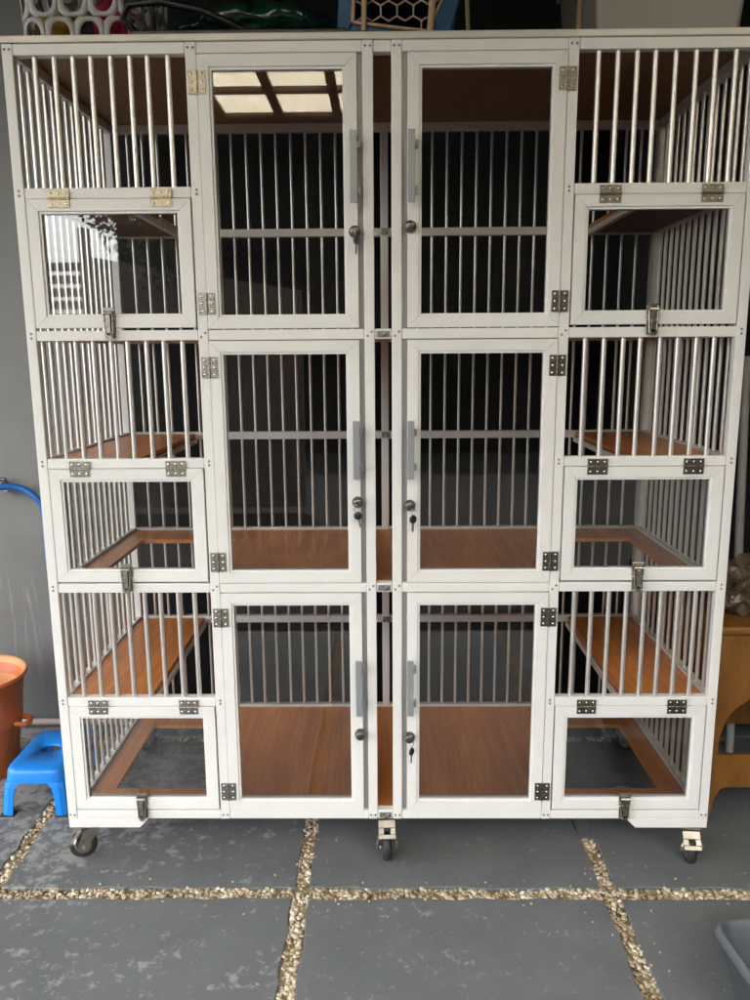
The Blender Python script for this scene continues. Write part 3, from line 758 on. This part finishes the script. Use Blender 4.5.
gb = thing('storage_tray', 'black plastic tray with a raised rim, holding the green plastic sheet', 'tray', (-.33,.34,ZT))
MB().box(-.30,-.22,0,.24,.22,.012).box(-.30,-.22,.012,.24,-.208,.058).box(-.30,.208,.012,.24,.22,.058).box(-.30,-.208,.012,-.288,.208,.058).box(.228,-.208,.012,.24,.208,.058).build('body', BLACKP, gb, bevel=.004)
MB().tube([(-.29,-.205,.058),(-.315,-.215,.085),(-.30,-.22,.115),(-.22,-.222,.12),(-.12,-.222,.10),(-.06,-.22,.075),(-.02,-.21,.058)], .009, 10).build('handle', BLACKP, gb)
o = MB().blob((0,0,0), .16, (1.45,.95,.40), None, 5).build('green_sheet', GREENP, None, (-.325,.33,ZT+.115)); tag(o, 'glossy dark green plastic sheet bundled in the black tray', 'sheet')
t = bpy.data.textures.new('bundle', 'CLOUDS'); t.noise_scale = .14
d = o.modifiers.new('bundle', 'DISPLACE'); d.texture = t; d.strength = .09; d.mid_level = .5

pc = thing('pet_carrier', 'dark blue pet carrier with a beige honeycomb grille, on the middle of the cage roof', 'carrier', (.035,.15,ZT))
sh = MB()
ol = [(-.155,0),(.115,0),(.165,.16),(.175,.30),(-.13,.30),(-.145,.15)]
inner = [(-.112,.078),(.076,.056),(.130,.16),(.135,.26),(-.095,.26),(-.108,.15)]
for i in range(6):
    j = (i+1) % 6; sh.prism([ol[i], ol[j], inner[j], inner[i]], 0, .02)
sh.add([(x,.02,z) for x,z in ol]+[(x*1.0,.38,z) for x,z in ol], [(i,(i+1)%6,(i+1)%6+6,i+6) for i in range(6)]+[(6,7,8,9,10,11)])
sh.build('shell', BLUED, pc, bevel=.004)
gr = MB(); gr.tube([(x*.99,-.004,z) for x,z in inner]+[(inner[0][0]*.99,-.004,inner[0][1])], .005, 8)
def inside(x, z):
    c = True
    for i in range(6):
        a, b = inner[i], inner[(i+1)%6]
        if (b[0]-a[0])*(z-a[1])-(b[1]-a[1])*(x-a[0]) < 0: c = False
    return c
hr = .0235; seen = set()
for r_ in range(-2, 14):
    for q in range(-8, 9):
        cx = q*hr*math.sqrt(3)+(hr*math.sqrt(3)/2 if r_ % 2 else 0); cz = r_*hr*1.5
        for k in range(6):
            a, b = R(30+60*k), R(90+60*k)
            p = (cx+hr*math.cos(a), cz+hr*math.sin(a)); p2 = (cx+hr*math.cos(b), cz+hr*math.sin(b))
            kk = tuple(sorted((tuple(round(v,3) for v in p), tuple(round(v,3) for v in p2))))
            if kk in seen or not (inside(*p) and inside(*p2)): continue
            seen.add(kk); gr.tube([(p[0],.002,p[1]),(p2[0],.002,p2[1])], .0024, 6, False)
gr.build('grille', CREAM, pc)
MB().tube([(-.083,-.010,.055),(-.078,-.010,.27)], .007, 8).build('hinge_rod', CREAM, pc); MB().tube([(.082,-.010,.045),(.098,-.010,.27)], .009, 8).build('latch_rod', CREAM, pc)
tag(MB().tube([(.214,.15,ZT+.001),(.213,.15,ZT+.06),(.208,.152,ZT+.14),(.20,.16,ZT+.24),(.19,.20,ZT+.30)], .0055, 8).build('cord', STRAPG), 'greenish cord hanging down right of the blue carrier', 'cord')
tag(MB().tube([(.480,.15,ZT+.001),(.488,.15,ZT+.05),(.489,.152,ZT+.12),(.480,.17,ZT+.22),(.45,.20,ZT+.30)], .006, 8).build('cord', STRAP), 'brown cord hanging down beside the grey box', 'cord')
gx = thing('storage_box', 'grey-white plastic storage box on the right end of the cage roof', 'box', (.715,.34,ZT))
def gbox():
    mb = MB(); a = [(-.175,-.18),(.175,-.18),(.175,.18),(-.175,.18)]
    mb.add([(x,y,0) for x,y in a]+[(x*1.12,y*1.1,.27) for x,y in a], [(3,2,1,0),(4,5,6,7),(0,1,5,4),(1,2,6,5),(2,3,7,6),(3,0,4,7)]); return mb
gbox().build('body', GREYBOX, gx, bevel=.012, seg=3)
MB().box(-.205,-.208,.27,.205,.208,.29).build('lid', GREYBOX, gx, bevel=.006)

# ------------------------------------------------------------------ light, sky, camera
w = bpy.data.worlds.new('World'); S.world = w; w.use_nodes = True
N = w.node_tree.nodes; L = w.node_tree.links
sky = N.new('ShaderNodeTexSky'); sky.sky_type = 'NISHITA'; sky.sun_disc = False
el = R(66); az = math.atan2(-.30, -.85)
sky.sun_elevation = el; sky.sun_rotation = az; sky.dust_density = 4; sky.air_density = 1.2
hs = N.new('ShaderNodeHueSaturation'); hs.inputs['Saturation'].default_value = .22
L.new(sky.outputs[0], hs.inputs['Color']); L.new(hs.outputs[0], N['Background'].inputs['Color'])
N['Background'].inputs['Strength'].default_value = .15
sun = bpy.data.lights.new('sun', 'SUN'); sun.energy = 2.6; sun.angle = R(3); sun.color = (1,.965,.91)
so = bpy.data.objects.new('sun', sun); COL.objects.link(so)
dv = Vector((math.sin(az)*math.cos(el), math.cos(az)*math.cos(el), math.sin(el)))
so.rotation_euler = dv.to_track_quat('Z','Y').to_euler(); so.location = dv*8

cam = bpy.data.cameras.new('camera'); co = bpy.data.objects.new('camera', cam); COL.objects.link(co)
p, y, r = -.1877, .0118, .0067
rx = Matrix.Rotation(y,3,'Z') @ Matrix.Rotation(p,3,'X') @ Matrix(((math.cos(r),0,math.sin(r)),(0,1,0),(-math.sin(r),0,math.cos(r))))
rt, fw, up = rx.col[0], rx.col[1], rx.col[2]
M = Matrix((rt, up, -fw)).transposed().to_4x4(); M.translation = (-.0029, -2.0003, 1.4248)
co.matrix_world = M
cam.sensor_fit = 'VERTICAL'; cam.sensor_height = 24; cam.sensor_width = 18; cam.lens = 784.2/1000*24
cam.clip_start = .05; cam.clip_end = 200
S.camera = co
S.view_settings.view_transform = 'Standard'; S.view_settings.look = 'None'; S.view_settings.gamma = 1
S.view_settings.exposure = 3.03
S.render.engine = 'CYCLES'
c = S.cycles; c.use_denoising = True; c.max_bounces = 10; c.diffuse_bounces = 5; c.transparent_max_bounces = 24; c.glossy_bounces = 4
c.sample_clamp_indirect = 6; c.caustics_reflective = False; c.caustics_refractive = False
